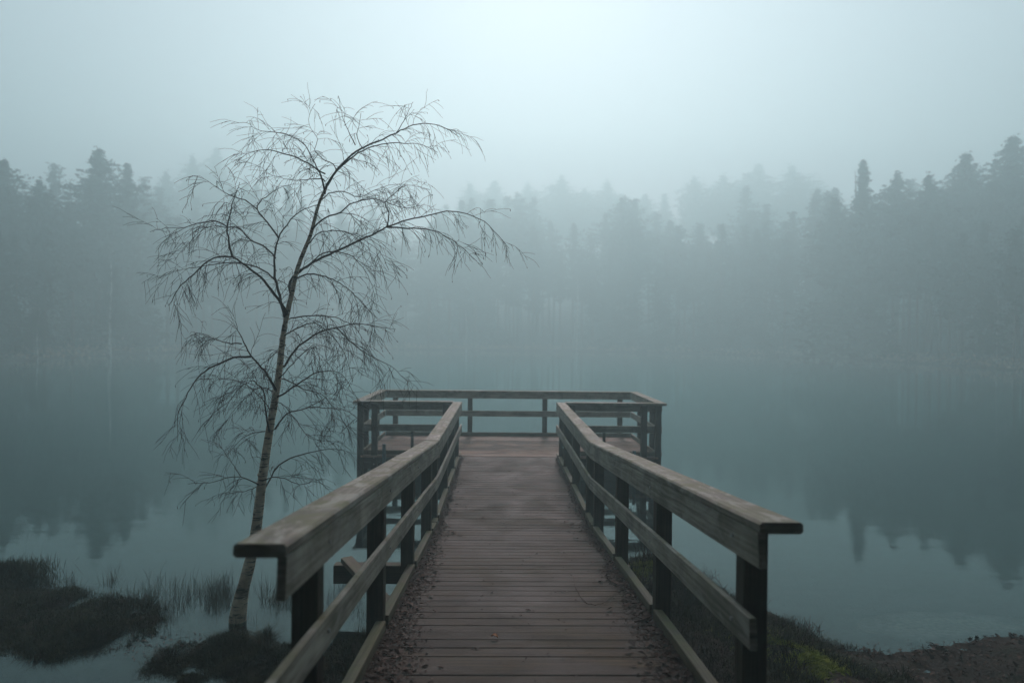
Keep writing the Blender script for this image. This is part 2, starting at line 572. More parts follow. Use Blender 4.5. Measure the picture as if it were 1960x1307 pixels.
for s, ye, plist in ((-1, YL, posts_l), (1, YR, posts_r)):
    xi = X0 + s * A
    xb = xi + s * .014                       # board centre
    xp = xi + s * (.028 + PW / 2 + .001)
    for (ya, yb) in ((ye, YK - .012), (YK + .012, YJ + .012)):
        tb = MB()
        # the upright board under the handrail
        e = .02 if ya == ye else 0.0
        tb.beam((xb, ya + e, dz(ya) + HR - CAPT), (xb, yb, dz(yb) + HR - CAPT), .028, .128, ch=.003, wob=.0015)
        rail = part('railing', tb, M_RAIL)
        cp = MB()
        cp.beam((xi + s * (AW / 2 - .004), ya, dz(ya) + HR + .001), (xi + s * (AW / 2 - .004), yb, dz(yb) + HR + .001), AW, CAPT, ch=.009, wob=.002)
        part('handrail', cp, M_CAP, rail)
        md = MB()
        ee = .10 if (s > 0 and ya == ye) else (-.35 if ya == ye else 0.0)
        md.beam((xb, ya + ee, dz(ya + ee) + .53), (xb, yb, dz(yb) + .53), .028, .118, ch=.003, wob=.0015)
        part('mid_rail', md, M_RAIL, rail)
        ps = [p for p in plist if ya < p < yb + .02]
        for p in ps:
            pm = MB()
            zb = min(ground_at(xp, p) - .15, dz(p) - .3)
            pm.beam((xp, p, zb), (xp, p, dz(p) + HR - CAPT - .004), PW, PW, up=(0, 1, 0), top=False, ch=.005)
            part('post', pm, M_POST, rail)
            for hz in (.80, .47):
                bm = MB()
                bm.tube([(xi - s * .006, p, dz(p) + hz), (xi + s * .01, p, dz(p) + hz)], .008, 8)
                part('bolt', bm, M_BOLT, rail)
        # kerb pieces between the posts
        edges = [YSTART + .1 if ya == ye else ya] + ps + [yb - .02]
        for k in range(len(edges) - 1):
            k0 = edges[k] + (PW / 2 + .003 if k > 0 else 0)
            k1 = edges[k + 1] - (PW / 2 + .003 if k < len(edges) - 2 else 0)
            if k1 - k0 < .05: continue
            km = MB()
            xk = xi + s * (.012 + .0285)
            km.beam((xk, k0, dz(k0) + .064), (xk, k1, dz(k1) + .064), .057, .06, ch=.004)
            part('kerb', km, M_KERB, rail)


# platform railings
def straight_rail(p0, p1, out, posts, kerb=True, cap_ext=(0, 0), mid_ext=(0, 0), deep=.55, kerb_h=.07):
    """p0->p1 along the inner top edge, out = outward unit vector"""
    p0, p1, out = Vector((*p0, 0)), Vector((*p1, 0)), Vector((*out, 0))
    d = (p1 - p0).normalized()
    up = Vector((0, 0, 1))
    t = MB()
    b = out * .018
    t.beam(p0 + b + up * (ZD + HR - CAPT), p1 + b + up * (ZD + HR - CAPT), .028, .112, ch=.003)
    rail = part('railing', t, M_RAIL)
    c = MB()
    c.beam(p0 - d * cap_ext[0] + out * (AW / 2) + up * (ZD + HR), p1 + d * cap_ext[1] + out * (AW / 2) + up * (ZD + HR), AW, CAPT, ch=.005)
    part('handrail', c, M_CAP, rail)
    m = MB()
    m.beam(p0 - d * mid_ext[0] + b + up * (ZD + .505), p1 + d * mid_ext[1] + b + up * (ZD + .505), .028, .115, ch=.003)
    part('mid_rail', m, M_RAIL, rail)
    if kerb:
        k = MB()
        k.beam(p0 + b + up * (ZD + kerb_h + .006), p1 + b + up * (ZD + kerb_h + .006), .028, kerb_h, ch=.003)
        part('kerb', k, M_KERB, rail)
    for q in posts:
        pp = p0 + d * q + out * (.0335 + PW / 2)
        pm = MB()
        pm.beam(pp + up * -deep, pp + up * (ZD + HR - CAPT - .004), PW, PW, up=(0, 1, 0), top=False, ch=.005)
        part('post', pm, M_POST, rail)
    return rail


WL = PXR - PXL
# far railing
fr_x = [at(u, 770, YF + .06)[0] for u in (757, 900, 1043, 1187)]
far = straight_rail((PXL + AW, YF), (PXR - AW, YF), (0, 1), [x - (PXL + AW) for x in fr_x], cap_ext=(AW - .002, AW - .002))
# side railings
ln = YF - YJ
straight_rail((PXL + AW, YJ + AW + .003), (PXL + AW, YF - .003), (-1, 0), [.55, ln - AW - .55], cap_ext=(0, 0))
straight_rail((PXR - AW, YJ + AW + .003), (PXR - AW, YF - .003), (1, 0), [.55, ln - AW - .55], cap_ext=(0, 0))
# front railings either side of the gangway
xl1 = X0 - A - AW + .004
xr1 = X0 + A + AW - .004
fl = [at(u, 800, YJ + .06)[0] for u in (690, 717)]
frr = [at(u, 800, YJ + .06)[0] for u in (1233, 1260)]
straight_rail((PXL + .045, YJ + AW), (xl1, YJ + AW), (0, -1), [x - (PXL + .045) for x in fl] + [xl1 - PXL - .045 - .12], cap_ext=(.045, 0), deep=.6)
straight_rail((xr1, YJ + AW), (PXR - .045, YJ + AW), (0, -1), [x - xr1 for x in frr] + [.12], cap_ext=(0, .045), deep=.6)
for u in (789, 1156):
    p = at(u, 850, YJ + AW + .05)
    st = MB()
    st.beam((p[0], p[1], ZD - .1), (p[0], p[1], ZD + .45), .045, .045, up=(0, 1, 0), top=False)
    part('stub_post', st, M_POST)

# fascia, joists, piles
fz = ZD - .03
for z1, h in ((fz + .022, .115), (fz - .098, .115)):
    for xa, xb_, yy in ((PXL + .05, X0 - DHW - .02, YJ + .16), (X0 + DHW + .02, PXR - .05, YJ + .16), (PXL + .05, PXR - .05, YF + .02)):
        fm = MB()
        fm.beam((xa, yy, z1), (xb_, yy, z1), .035, h)
        part('fascia_board', fm, M_FASCIA)
for x in (PXL + .08, PXR - .08):
    fm = MB()
    fm.beam((x, YJ + .18, fz + .02), (x, YF + .0, fz + .02), .035, .22)
    part('fascia_board', fm, M_FASCIA)
for x in np.linspace(PXL + .4, PXR - .4, 8):
    jm = MB()
    jm.beam((x, YJ + .2, fz), (x, YF, fz), .045, .15)
    part('joist', jm, M_FASCIA)
for s in (-1, 1):
    xs = X0 + s * (A + .03)
    bm = MB(); bm.beam((xs, YSTART, dz(YSTART) - .035), (xs, YK, ZD - .035), .05, .17, ch=.004)
    part('stringer', bm, M_FASCIA)
    bm = MB(); bm.beam((xs, YK, ZD - .035), (xs, YJ + .1, ZD - .035), .05, .17, ch=.004)
    part('stringer', bm, M_FASCIA)
for u, v, top in ((735, 870, .20), (1214, 860, .12)):
    p = at(u, v, YJ + .0)
    tb = MB(); tb.tube([(p[0], p[1], -1.0), (p[0], p[1], ZD + top)], .028, 14)
    part('steel_pile', tb, M_STEEL, smooth=False)
# cross beam under the ramp that sticks out on the left, with a raking plank on its end
bl = at(638, 1082, 5.75)
cb = MB()
cb.beam((bl[0], 5.80, bl[2]), (X0 + DHW + .1, 5.80, bl[2]), .10, .155, ch=.005)
part('cross_beam', cb, M_POST)
rp = MB()
rp.beam((bl[0] + .10, 5.80, bl[2] + .058), (bl[0] + .62, 5.02, bl[2] - .06), .10, .045, ch=.004)
part('brace_plank', rp, M_KERB)
for y in (5.92, 7.05, 9.2):
    for s in (-1, 1):
        pl = MB()
        pl.beam((X0 + s * .62, y, -1.2), (X0 + s * .62, y, ZD - .2), .12, .12, up=(0, 1, 0), top=False)
        part('pile', pl, M_POST)

# bolts showing on the front posts of the platform
for x in (fl[1], frr[0]):
    for h in (-.03, -.14):
        bm = MB()
        bm.tube([(x, YJ + .018, ZD + h), (x, YJ + .04, ZD + h)], .011, 8)
        part('bolt', bm, M_BOLT)


# ------------------------------------------------------------------ leaves and twigs lying on the deck
def leaf_cloud(P, size, seed, flat=.6):
    """small curled quads at points P"""
    r = np.random.default_rng(seed)
    n = len(P)
    a = r.random(n) * 2 * np.pi
    L = size * (.5 + r.random(n))
    W = L * (.25 + .5 * r.random(n))
    t = np.stack([np.cos(a), np.sin(a), (r.random(n) - .5) * flat], -1)
    t /= np.linalg.norm(t, axis=1)[:, None]
    s = np.stack([-np.sin(a), np.cos(a), (r.random(n) - .5) * flat], -1)
    up = np.array([0, 0, 1.0])
    c = P
    v0 = c - t * L[:, None] / 2
    v1 = c - s * W[:, None] / 2 + up * (L * .2)[:, None]
    v2 = c + t * L[:, None] / 2
    v3 = c + s * W[:, None] / 2 + up * (L * .12)[:, None]
    V = np.stack([v0, v1, v2, v3], 1).reshape(-1, 3)
    q = np.arange(n * 4).reshape(n, 4)
    return V, q


pts = []
for s in (-1, 1):
    n = 10500 if s < 0 else 8000
    y = 1.9 + 9.2 * rng.random(n) ** 1.7
    wv = (.05 + .20 * np.exp(-np.maximum(y - 3.0, 0) / 1.6)) * (.55 + .9 * vnoise(y * 3, y * 0 + s, 1.0, 5))
    off = np.abs(rng.normal(0, 1, n)) * wv * .50
    x = X0 + s * (A + .005 - off)
    z = ZD + np.maximum(YK - y, 0) * SL + .004 + rng.random(n) * .02 * np.exp(-off / .05)
    pts.append(np.stack([x, y, z], -1))
n = 420
y = 2 + 9 * rng.random(n) ** 1.5
x = X0 + (rng.random(n) * 2 - 1) * A * .97
pts.append(np.stack([x, y, ZD + np.maximum(YK - y, 0) * SL + .004], -1))
P = np.concatenate(pts)
V, q = leaf_cloud(P, .015 + .022 * rng.random(len(P)) ** 3, 3)
nb_ = 420
y = 2 + 6.5 * rng.random(nb_) ** 1.6
sg = np.where(rng.random(nb_) < .5, -1, 1)
x = X0 + sg * (A - np.abs(rng.normal(0, .11, nb_)))
V2, q2 = leaf_cloud(np.stack([x, y, ZD + np.maximum(YK - y, 0) * SL + .012], -1), .048, 23, .35)
q = np.concatenate([q, q2 + len(V)]); V = np.concatenate([V, V2])
lit = tag(link('leaf_litter', np_mesh('leaf_litter', V, q), M_LITTER), 'dark brown leaf litter and needles gathered along the kerbs of the pier', 'leaf litter', kind='stuff')


def pos_on_deck(u, v):
    z = ZD
    for _ in range(12):
        p = unp(u, v, z); z = dz(p[1])
    return p


def leaf_obj(name, u, v, L, mat, label, rot):
    p = pos_on_deck(u, v)
    m, k = [], []
    nseg = 8
    for i in range(nseg + 1):
        t = i / nseg
        w = L * .36 * math.sin(math.pi * min(t * .96 + .02, 1)) ** .8
        z = .006 + .012 * math.sin(t * 3.1) + .006 * t
        m += [(-w, (t - .5) * L, z + .009), (0, (t - .5) * L, z), (w, (t - .5) * L, z + .007)]
        if i:
            b = (i - 1) * 3
            k += [(b, b + 1, b + 4, b + 3), (b + 1, b + 2, b + 5, b + 4)]
    o = link(name, np_mesh(name, m, k, smooth=True), mat)
    o.location = p; o.rotation_euler = (0, 0, rot)
    return tag(o, label, 'leaf')


leaf_obj('fallen_leaf', 947, 1223, .042, M_LEAF, 'small curled orange leaf lying alone on the middle of the wet ramp boards', 1.3)


def twig_obj(name, px, label, r=.0022, h=.006, side=()):
    pp = [Vector(pos_on_deck(u, v)) + Vector((0, 0, h + .004 * random.random())) for u, v in px]
    c = pp[0].copy()
    mb = MB()
    mb.tube([p - c for p in pp], [r * (1 - .6 * i / len(pp)) for i in range(len(pp))], 5)
    for i, du, dv, l in side:
        q = pp[i] - c
        mb.tube([q, q + Vector((du, dv, .004)) * l * .5, q + Vector((du, dv * 1.3, .008)) * l], [r * .6, r * .5, r * .3], 4)
    o = mb.build(name, M_HEATH)
    o.location = c
    return tag(o, label, 'twig')


twig_obj('fallen_twig', [(1098, 1103), (1101, 1125), (1112, 1145), (1125, 1157), (1140, 1160), (1155, 1156), (1168, 1146), (1180, 1133), (1187, 1128)],
         'thin curved dark twig looping over the ramp boards near the right kerb', side=((6, .5, .4, .1), (3, -.4, .6, .09)))
twig_obj('fallen_twig', [(1215, 1195), (1232, 1191), (1248, 1183), (1262, 1176), (1275, 1178)],
         'short thick dark twig lying in the leaf litter by the right kerb', .005, .016, side=((1, -.5, .5, .07), (3, .5, -.3, .06)))


# ------------------------------------------------------------------ the birch
def spline(pp, step):
    """Catmull-Rom through points, resampled"""
    pp = [np.asarray(p, float) for p in pp]
    q = [2 * pp[0] - pp[1]] + pp + [2 * pp[-1] - pp[-2]]
    out = []
    for i in range(1, len(q) - 2):
        L = np.linalg.norm(q[i + 1] - q[i])
        m = max(1, int(L / step))
        for k in range(m):
            t = k / m
            out.append(.5 * (2 * q[i] + (q[i + 1] - q[i - 1]) * t + (2 * q[i - 1] - 5 * q[i] + 4 * q[i + 1] - q[i + 2]) * t * t + (3 * q[i] - q[i - 1] - 3 * q[i + 1] + q[i + 2]) * t ** 3))
    out.append(q[-2])
    return out


TB = unp(452, 1188, 0)
TY = TB[1]
birch = tag(empty('birch_tree', tuple(TB)), 'slender leaning birch with bare drooping twigs standing in the shallow water left of the pier', 'tree')


def bpart(name, mb, mat, parent=None, smooth=True):
    o = mb.build(name, mat, parent or birch, smooth)
    if parent is None:
        o.matrix_parent_inverse = Matrix.Translation(-Vector(birch.location))
    return o


tpx = [(449, 1205, 13.5), (455, 1180, 14.5), (462, 1140, 14), (476, 1085, 13.2), (488, 1030, 12.4), (495, 975, 11.8), (503, 910, 11.2), (512, 850, 10.4), (520, 800, 9.7), (528, 755, 9.2),
       (535, 705, 8.4), (541, 650, 7.9), (549, 603, 7.5), (558, 565, 6.6), (569, 515, 6), (583, 478, 5.5), (595, 448, 4.9), (604, 412, 4.3), (613, 383, 3.9), (622, 363, 3.6)]
PXM = TY / FPX
tp = [at(u, v, TY + .10 * i / 19) for i, (u, v, r) in enumerate(tpx)]
mb = MB()
ts = spline(tp, .06)
rr = np.interp(np.linspace(0, 1, len(ts)), np.linspace(0, 1, len(tpx)), [t[2] * PXM for t in tpx])
rr = .78 * rr * (1 + .05 * np.array([random.uniform(-1, 1) for _ in rr]))
rr[:5] *= np.array([1.6, 1.45, 1.28, 1.14, 1.05])
ts[0] = ts[0] - np.array([0, 0, .5]); 
mb.tube(ts, list(rr), 14)
# scars and knobs on the trunk
for u, v in ((524, 650), (501, 905), (498, 925), (520, 760), (541, 607), (510, 840), (478, 1060), (530, 735)):
    i = min(range(len(ts)), key=lambda k: abs(ts[k][2] - at(u, v, TY)[2]))
    c = Vector(ts[i]); d = Vector((random.choice((-1, 1)) * .8, -.5, .3)).normalized()
    mb.tube([c, c + d * (rr[i] * .9), c + d * (rr[i] * 1.25)], [rr[i] * .6, rr[i] * .5, rr[i] * .15], 7)
bpart('trunk', mb, M_BARK)

R4 = lambda l: [(280 + x / 2.8, 160 + y / 2.8) for x, y in l]
R5 = lambda l: [(280 + x / 3.267, 560 + y / 3.267) for x, y in l]
# (points in photo pixels, start radius px, depth drift at the tip in metres)
LIMBS = [
    (R4([(957, 575), (985, 520), (1020, 470), (1080, 400), (1150, 350), (1240, 310), (1340, 265), (1430, 225), (1520, 215), (1600, 240), (1680, 290)]), 3.4, .35),
    (R4([(975, 545), (1005, 490), (1070, 420), (1160, 360), (1260, 325), (1380, 320), (1480, 330), (1560, 370)]), 2.4, -.4),
    (R4([(957, 575), (945, 530), (925, 470), (870, 430), (800, 395), (740, 375), (640, 355), (540, 380), (490, 420)]), 2.5, -.55),
    (R4([(925, 470), (890, 400), (850, 330), (790, 290), (720, 265), (600, 250), (540, 212), (455, 215)]), 1.7, .5),
    (R4([(940, 510), (880, 512), (800, 520), (720, 505), (640, 480)]), 1.5, .3),
    (R4([(1120, 330), (1090, 270), (1060, 200), (1040, 130), (1034, 80)]), 1.3, .1),
    (R4([(1020, 470), (1000, 430), (940, 400), (900, 350), (920, 300), (870, 220), (880, 150), (905, 110)]), 1.3, .4),
    (R4([(1160, 350), (1130, 290), (1140, 220), (1150, 160)]), 1.1, -.3),
    (R4([(1340, 265), (1380, 200), (1405, 150), (1430, 100)]), 1.1, .3),
    (R4([(740, 1245), (715, 1140), (690, 1040), (688, 930), (706, 840), (735, 780), (800, 705), (870, 665), (925, 648)]), 4.2, -.35),
    (R4([(708, 825), (650, 745), (595, 675), (610, 635), (680, 580), (760, 545), (830, 540)]), 2.4, .5),
    (R4([(595, 675), (530, 625), (470, 608), (390, 565), (310, 510), (248, 495)]), 1.6, -.4),
    (R4([(752, 1225), (690, 1130), (610, 1035), (535, 980), (462, 932), (400, 930), (330, 950), (255, 1025), (190, 1080), (120, 1190)]), 4.0, -.7),
    (R4([(462, 932), (442, 850), (436, 770), (450, 690), (470, 612), (500, 530)]), 2.6, -.5),
    (R4([(436, 770), (370, 738), (270, 752), (190, 775), (100, 775), (20, 795)]), 1.7, .3),
    (R4([(688, 1050), (610, 990), (480, 960), (380, 965), (280, 985), (180, 1000), (60, 1045)]), 2.0, .6),
    (R4([(692, 935), (640, 880), (560, 840), (500, 780), (440, 772), (330, 770), (230, 850), (150, 950)]), 2.1, .7),
    (R4([(775, 1140), (770, 1060), (820, 1010), (890, 960), (980, 915), (1080, 870), (1180, 825), (1290, 770), (1400, 730), (1520, 705), (1610, 685), (1720, 700), (1810, 740), (1880, 810), (1945, 885)]), 3.6, .35),
    (R4([(1290, 770), (1400, 775), (1510, 780), (1610, 820), (1690, 880), (1770, 950)]), 2.0, -.45),
    (R4([(1290, 770), (1300, 690), (1280, 640), (1330, 590), (1400, 545), (1520, 570)]), 1.7, .5),
    (R4([(900, 770), (960, 720), (1040, 690), (1090, 650), (1180, 620), (1260, 625), (1350, 660), (1450, 670)]), 2.2, -.6),
    (R4([(925, 640), (980, 590), (1060, 580), (1140, 610), (1210, 580), (1300, 545), (1400, 540)]), 1.6, .5),
    (R4([(815, 1040), (880, 1020), (1000, 1050), (1090, 1110), (1160, 1180), (1240, 1260)]), 2.2, -.7),
    (R4([(860, 985), (950, 910), (1080, 915), (1160, 985), (1210, 1080), (1235, 1200)]), 2.0, .6),
    (R4([(880, 850), (930, 800), (1040, 790), (1150, 830), (1250, 900), (1300, 1000)]), 1.5, -.6),
    (R5([(805, 600), (740, 490), (655, 395), (610, 310), (580, 255), (560, 190)]), 3.4, -.5),
    (R5([(655, 400), (550, 405), (460, 440), (370, 490), (290, 570), (245, 660), (200, 760), (195, 930)]), 2.6, -.3),
    (R5([(595, 320), (510, 315), (430, 290), (330, 255), (240, 290)]), 1.6, .5),
    (R5([(770, 860), (745, 730), (735, 610), (690, 575), (660, 550), (560, 620), (480, 760)]), 2.6, -.7),
    (R5([(755, 868), (660, 878), (580, 930), (520, 1000)]), 1.5, .4),
    (R5([(868, 455), (930, 360), (1010, 290), (1100, 240), (1200, 215), (1310, 195), (1420, 210), (1560, 230)]), 3.0, .4),
    (R5([(1190, 220), (1270, 300), (1390, 390), (1530, 460), (1650, 575)]), 1.7, -.4),
    (R5([(905, 160), (1030, 145), (1150, 150), (1260, 190), (1340, 270), (1370, 500)]), 1.8, .6),
    (R5([(885, 255), (960, 215), (1050, 190), (1150, 260), (1240, 380), (1290, 560)]), 1.8, -.7),
    (R5([(848, 640), (950, 570), (1050, 510), (1140, 488), (1230, 520), (1300, 640)]), 2.3, -.5),
    (R5([(808, 850), (880, 760), (1000, 720), (1100, 670), (1180, 615)]), 2.4, .5),
    (R5([(1000, 720), (1130, 720), (1250, 740), (1330, 790)]), 1.4, -.4),
    (R5([(845, 520), (920, 440), (1040, 330), (1080, 400), (1090, 470)]), 1.6, -.8),
    (R5([(748, 1215), (800, 1115), (870, 1050), (980, 1010), (1080, 985), (1180, 975), (1310, 1010)]), 2.2, .4),
    (R5([(788, 1155), (860, 1160), (960, 1200), (1060, 1180), (1150, 1220)]), 1.4, -.4),
    (R5([(700, 1200), (590, 1150), (500, 1160), (400, 1188), (260, 1195)]), 1.7, -.3),
    (R5([(690, 1215), (620, 1240), (490, 1262)]), 1.2, .3),
    (R5([(590, 1150), (540, 1070), (490, 1000)]), 1.0, .3),
    (R5([(820, 640), (720, 590), (640, 640), (560, 720), (470, 850)]), 1.7, .7),
    (R5([(870, 330), (760, 420), (660, 500), (560, 620)]), 1.2, .8),
    (R5([(790, 760), (700, 640), (590, 560), (470, 540), (330, 540)]), 1.6, .8),
    (R5([(860, 540), (980, 600), (1100, 640), (1200, 760), (1300, 910)]), 1.6, .8),
    (R5([(840, 690), (940, 800), (1010, 900), (1120, 930)]), 1.2, -.6),
]
ntw = 0
tips = []
for px, r0, drift in LIMBS:
    # start inside the trunk when the limb grows from it
    tv_ = [q[1] for q in tpx]; tu_ = [q[0] for q in tpx]
    uc = float(np.interp(-px[0][1], [-a for a in tv_], tu_))
    if abs(px[0][0] - uc) < 20:
        px = [(uc, px[0][1] + 5)] + px
    npx = len(px)
    wp = []
    frac0 = (1190 - px[0][1]) / (1190 - 363)
    for i, (u, v) in enumerate(px):
        t = i / (npx - 1)
        wp.append(at(u, v, TY + .10 * max(0, frac0) + drift * t ** 1.2))
    sp = spline(wp, .04)
    m = len(sp)
    # small natural wobble
    sp = [p + np.array([random.uniform(-1, 1), random.uniform(-1, 1), random.uniform(-1, 1)]) * .004 * (1 if 0 < i < m - 1 else 0) for i, p in enumerate(sp)]
    lm = MB()
    rad = [max(.0018, 0.86 * r0 * PXM * (1 - .86 * (i / (m - 1)) ** .8)) for i in range(m)]
    lm.tube(sp, rad, 6, cap=False)
    limb = bpart('branch', lm, M_LIMB)
    tm = MB()
    i = 3
    while i < m - 1:
        t = i / (m - 1)
        p = sp[i]
        d = sp[min(i + 1, m - 1)] - sp[i - 1]
        d /= np.linalg.norm(d) + 1e-9
        rv = np.array([random.gauss(0, 1) for _ in range(3)])
        rv -= d * rv.dot(d); rv /= np.linalg.norm(rv) + 1e-9
        dirn = d * random.uniform(.35, .9) + rv * random.uniform(.5, 1.0)
        dirn /= np.linalg.norm(dirn)
        L = random.uniform(.10, .36) * (1.0 if t < .75 else .8)
        n = 7
        q = [p]; cur = dirn.copy()
        rs = min(rad[i] * .5, .0026)
        for k in range(n):
            cur = cur + np.array([random.gauss(0, .13), random.gauss(0, .13), random.gauss(0, .10) - .11 - .05 * k / n])
            cur /= np.linalg.norm(cur)
            q.append(q[-1] + cur * (L / n))
        tm.tube(q, [max(.0013, rs * .9 * (1 - .65 * k / n)) for k in range(n + 1)], 3, cap=False)
        tips.append(q[-1]); ntw += 1
        for k in range(1, n):
            if random.random() < .74:
                c2 = q[k + 1] - q[k]; c2 /= np.linalg.norm(c2) + 1e-9
                rv = np.array([random.gauss(0, 1) for _ in range(3)])
                c2 = c2 * .9 + rv / (np.linalg.norm(rv) + 1e-9) * .65
                L2 = random.uniform(.05, .22)
                z = [q[k]]
                for e in range(4):
                    c2 = c2 + np.array([random.gauss(0, .15), random.gauss(0, .15), random.gauss(0, .1) - .14])
                    c2 /= np.linalg.norm(c2)
                    z.append(z[-1] + c2 * (L2 / 4))
                tm.tube(z, [.0015, .0014, .0013, .0012, .0009], 3, cap=False)
                tips.append(z[-1]); ntw += 1
        i += random.choice((1, 1, 1, 2))
    bpart('twigs', tm, M_TWIG, limb)['kind'] = 'stuff'
# buds and old catkins at some tips
bud = MB()
for p in tips:
    if random.random() < .13:
        p = Vector(p); l = random.uniform(.012, .03)
        d = Vector((random.gauss(0, .4), random.gauss(0, .4), -1)).normalized()
        bud.tube([p, p + d * l * .5, p + d * l], [.001, .0032, .0008], 4, cap=False)
bpart('buds', bud, M_TWIG)['kind'] = 'stuff'


# ------------------------------------------------------------------ grass, reeds, moss, heather
def blades(P, hgt, wid, lean, seed, bend=.5):
    r = np.random.default_rng(seed)
    n = len(P)
    a = r.random(n) * 2 * np.pi
    ln_ = r.normal(0, lean, n)
    h = hgt * (.45 + .9 * r.random(n))
    dx, dy = np.cos(a), np.sin(a)
    b = r.random(n) * 2 * np.pi
    sx, sy = np.cos(b) * wid, np.sin(b) * wid
    S = np.stack([sx, sy, 0 * sx], -1)

    def pt(t):
        off = ln_ * h * t + bend * np.abs(ln_) * h * t * t * np.sign(ln_ + 1e-9)
        return P + np.stack([dx * off, dy * off, h * t * (1 - .25 * np.abs(ln_) * t)], -1)
    p0, p1, p2 = pt(0.0), pt(.55), pt(1.0)
    V = np.stack([p0 - S, p0 + S, p1 + S * .75, p1 - S * .75, p2], 1).reshape(-1, 3)
    i = np.arange(n)[:, None] * 5
    return V, i + np.array([[0, 1, 2, 3]]), i + np.array([[3, 2, 4]])


def scatter(poly, n, seed, marg=-.05):
    r = np.random.default_rng(seed)
    lo, hi = poly.min(0) - .2, poly.max(0) + .2
    P = lo + r.random((n, 2)) * (hi - lo)
    return P[sdf(poly, P[:, 0], P[:, 1]) > marg]


def stuff(name, V, q, t, mat, label, cat):
    return tag(link(name, np_mesh(name, V, q, t), mat), label, cat, kind='stuff')


def clump(P, f, seed, thr):
    return P[vnoise(P[:, 0], P[:, 1], f, seed) > thr]


P = scatter(ISLE_A, 76000, 11, -.25)
P = P[height(P[:, 0], P[:, 1]) > -.016]
z = height(P[:, 0], P[:, 1])
V, q, t = blades(np.column_stack([P, z]), .022 + .13 * (vnoise(P[:, 0], P[:, 1], 8.5, 33) * vnoise(P[:, 0], P[:, 1], 2.2, 34)) ** 1.2, .0022, .9, 1)
stuff('grass', V, q, t, M_GRASS, 'dark green grass matting the low islet at the left edge of the water', 'grass')
# sedge tufts standing on the islets
TP = []
r_ = np.random.default_rng(77)
for poly, n_ in ((ISLE_A, 34), (ISLE_B, 9)):
    Q_ = scatter(poly, 900, 78, -.05)[:n_]
    for c_ in Q_:
        m_ = int(r_.integers(14, 50))
        TP.append(np.column_stack([c_[0] + r_.normal(0, .035, m_), c_[1] + r_.normal(0, .035, m_), np.full(m_, 0.0)]))
TP = np.concatenate(TP)
V, q, t = blades(TP, .13, .0016, .5, 79, .8)
stuff('sedge', V, q, t, M_REED, 'thin sedge tufts sticking up from the low grassy islets', 'sedge')
# taller tuft at its back left corner
c = unp(15, 1105)
P = np.column_stack([c[0] + rng.normal(0, .16, 3000), c[1] + rng.normal(0, .12, 3000)])
V, q, t = blades(np.column_stack([P, np.full(3000, .02)]), .11, .0022, .5, 21)
stuff('grass', V, q, t, M_GRASS, 'taller dark tuft of grass at the back left corner of the left islet', 'grass')
P = scatter(ISLE_B, 40000, 12, -.25)
P = P[height(P[:, 0], P[:, 1]) > -.016]
z = np.maximum(height(P[:, 0], P[:, 1]), -.02)
V, q, t = blades(np.column_stack([P, z]), .018 + .07 * vnoise(P[:, 0], P[:, 1], 9, 35) ** 2, .0018, 1.0, 2)
stuff('grass', V, q, t, M_GRASS, 'short mossy grass on the small islet in front of the birch foot', 'grass')
# bank below the ramp and to the right
r_ = np.random.default_rng(31)
P = np.column_stack([r_.uniform(-1.3, 2.7, 90000), r_.uniform(3.4, 6.9, 90000)])
s_ = -sdf(LAKE, P[:, 0], P[:, 1])
P = P[(s_ > -.03)]
P = P[(P[:, 0] < 1.9) | (P[:, 1] > 5.0) | (vnoise(P[:, 0], P[:, 1], 3, 4) > .55)]
z = height(P[:, 0], P[:, 1])
V, q, t = blades(np.column_stack([P, z]), .02 + .16 * (vnoise(P[:, 0], P[:, 1], 7.5, 36) * vnoise(P[:, 0], P[:, 1], 2.2, 37)) ** 1.1, .0022, .9, 3)
stuff('grass', V, q, t, M_GRASS, 'dark grass on the bank under and beside the ramp', 'grass')
# reeds and sedge in the shallow water
r_ = np.random.default_rng(41)
RP = []
for (u, v, su, sv, n) in ((560, 1150, 90, 30, 0), (330, 1155, 60, 26, 420), (290, 1130, 18, 12, 190), (400, 1150, 30, 22, 420), (430, 1140, 14, 14, 200), (385, 1178, 22, 10, 240), (250, 1150, 40, 14, 260), (200, 1125, 30, 8, 190), (140, 1118, 14, 6, 150),
                          (510, 1150, 26, 18, 220), (545, 1150, 22, 16, 170), (480, 1180, 20, 8, 90), (690, 1150, 22, 22, 200), (720, 1190, 20, 20, 190), (650, 1150, 14, 18, 120), (620, 1225, 20, 10, 60), (300, 1150, 10, 8, 120), (215, 1118, 5, 5, 60)):
    uv = np.column_stack([r_.normal(u, su, n), np.clip(r_.normal(v, sv, n), 1095, 1290)])
    for a_, b_ in uv:
        p = unp(a_, b_)
        if vnoise(np.array(p[0]), np.array(p[1]), 5.5, 17) > .47: RP.append((p[0], p[1], -.05))
RP = np.array(RP)
V, q, t = blades(RP, .19, .0015, .25, 6, .8)
V2, q2, t2 = blades(RP[::2] + np.array([.01, .01, 0]), .10, .0017, .9, 7, .8)
V = np.concatenate([V, V2]); q = np.concatenate([q, q2 + len(RP) * 5]); t = np.concatenate([t, t2 + len(RP) * 5])
stuff('reeds', V, q, t, M_REED, 'thin dark reeds and sedge standing in the shallow water around the birch foot', 'reeds')
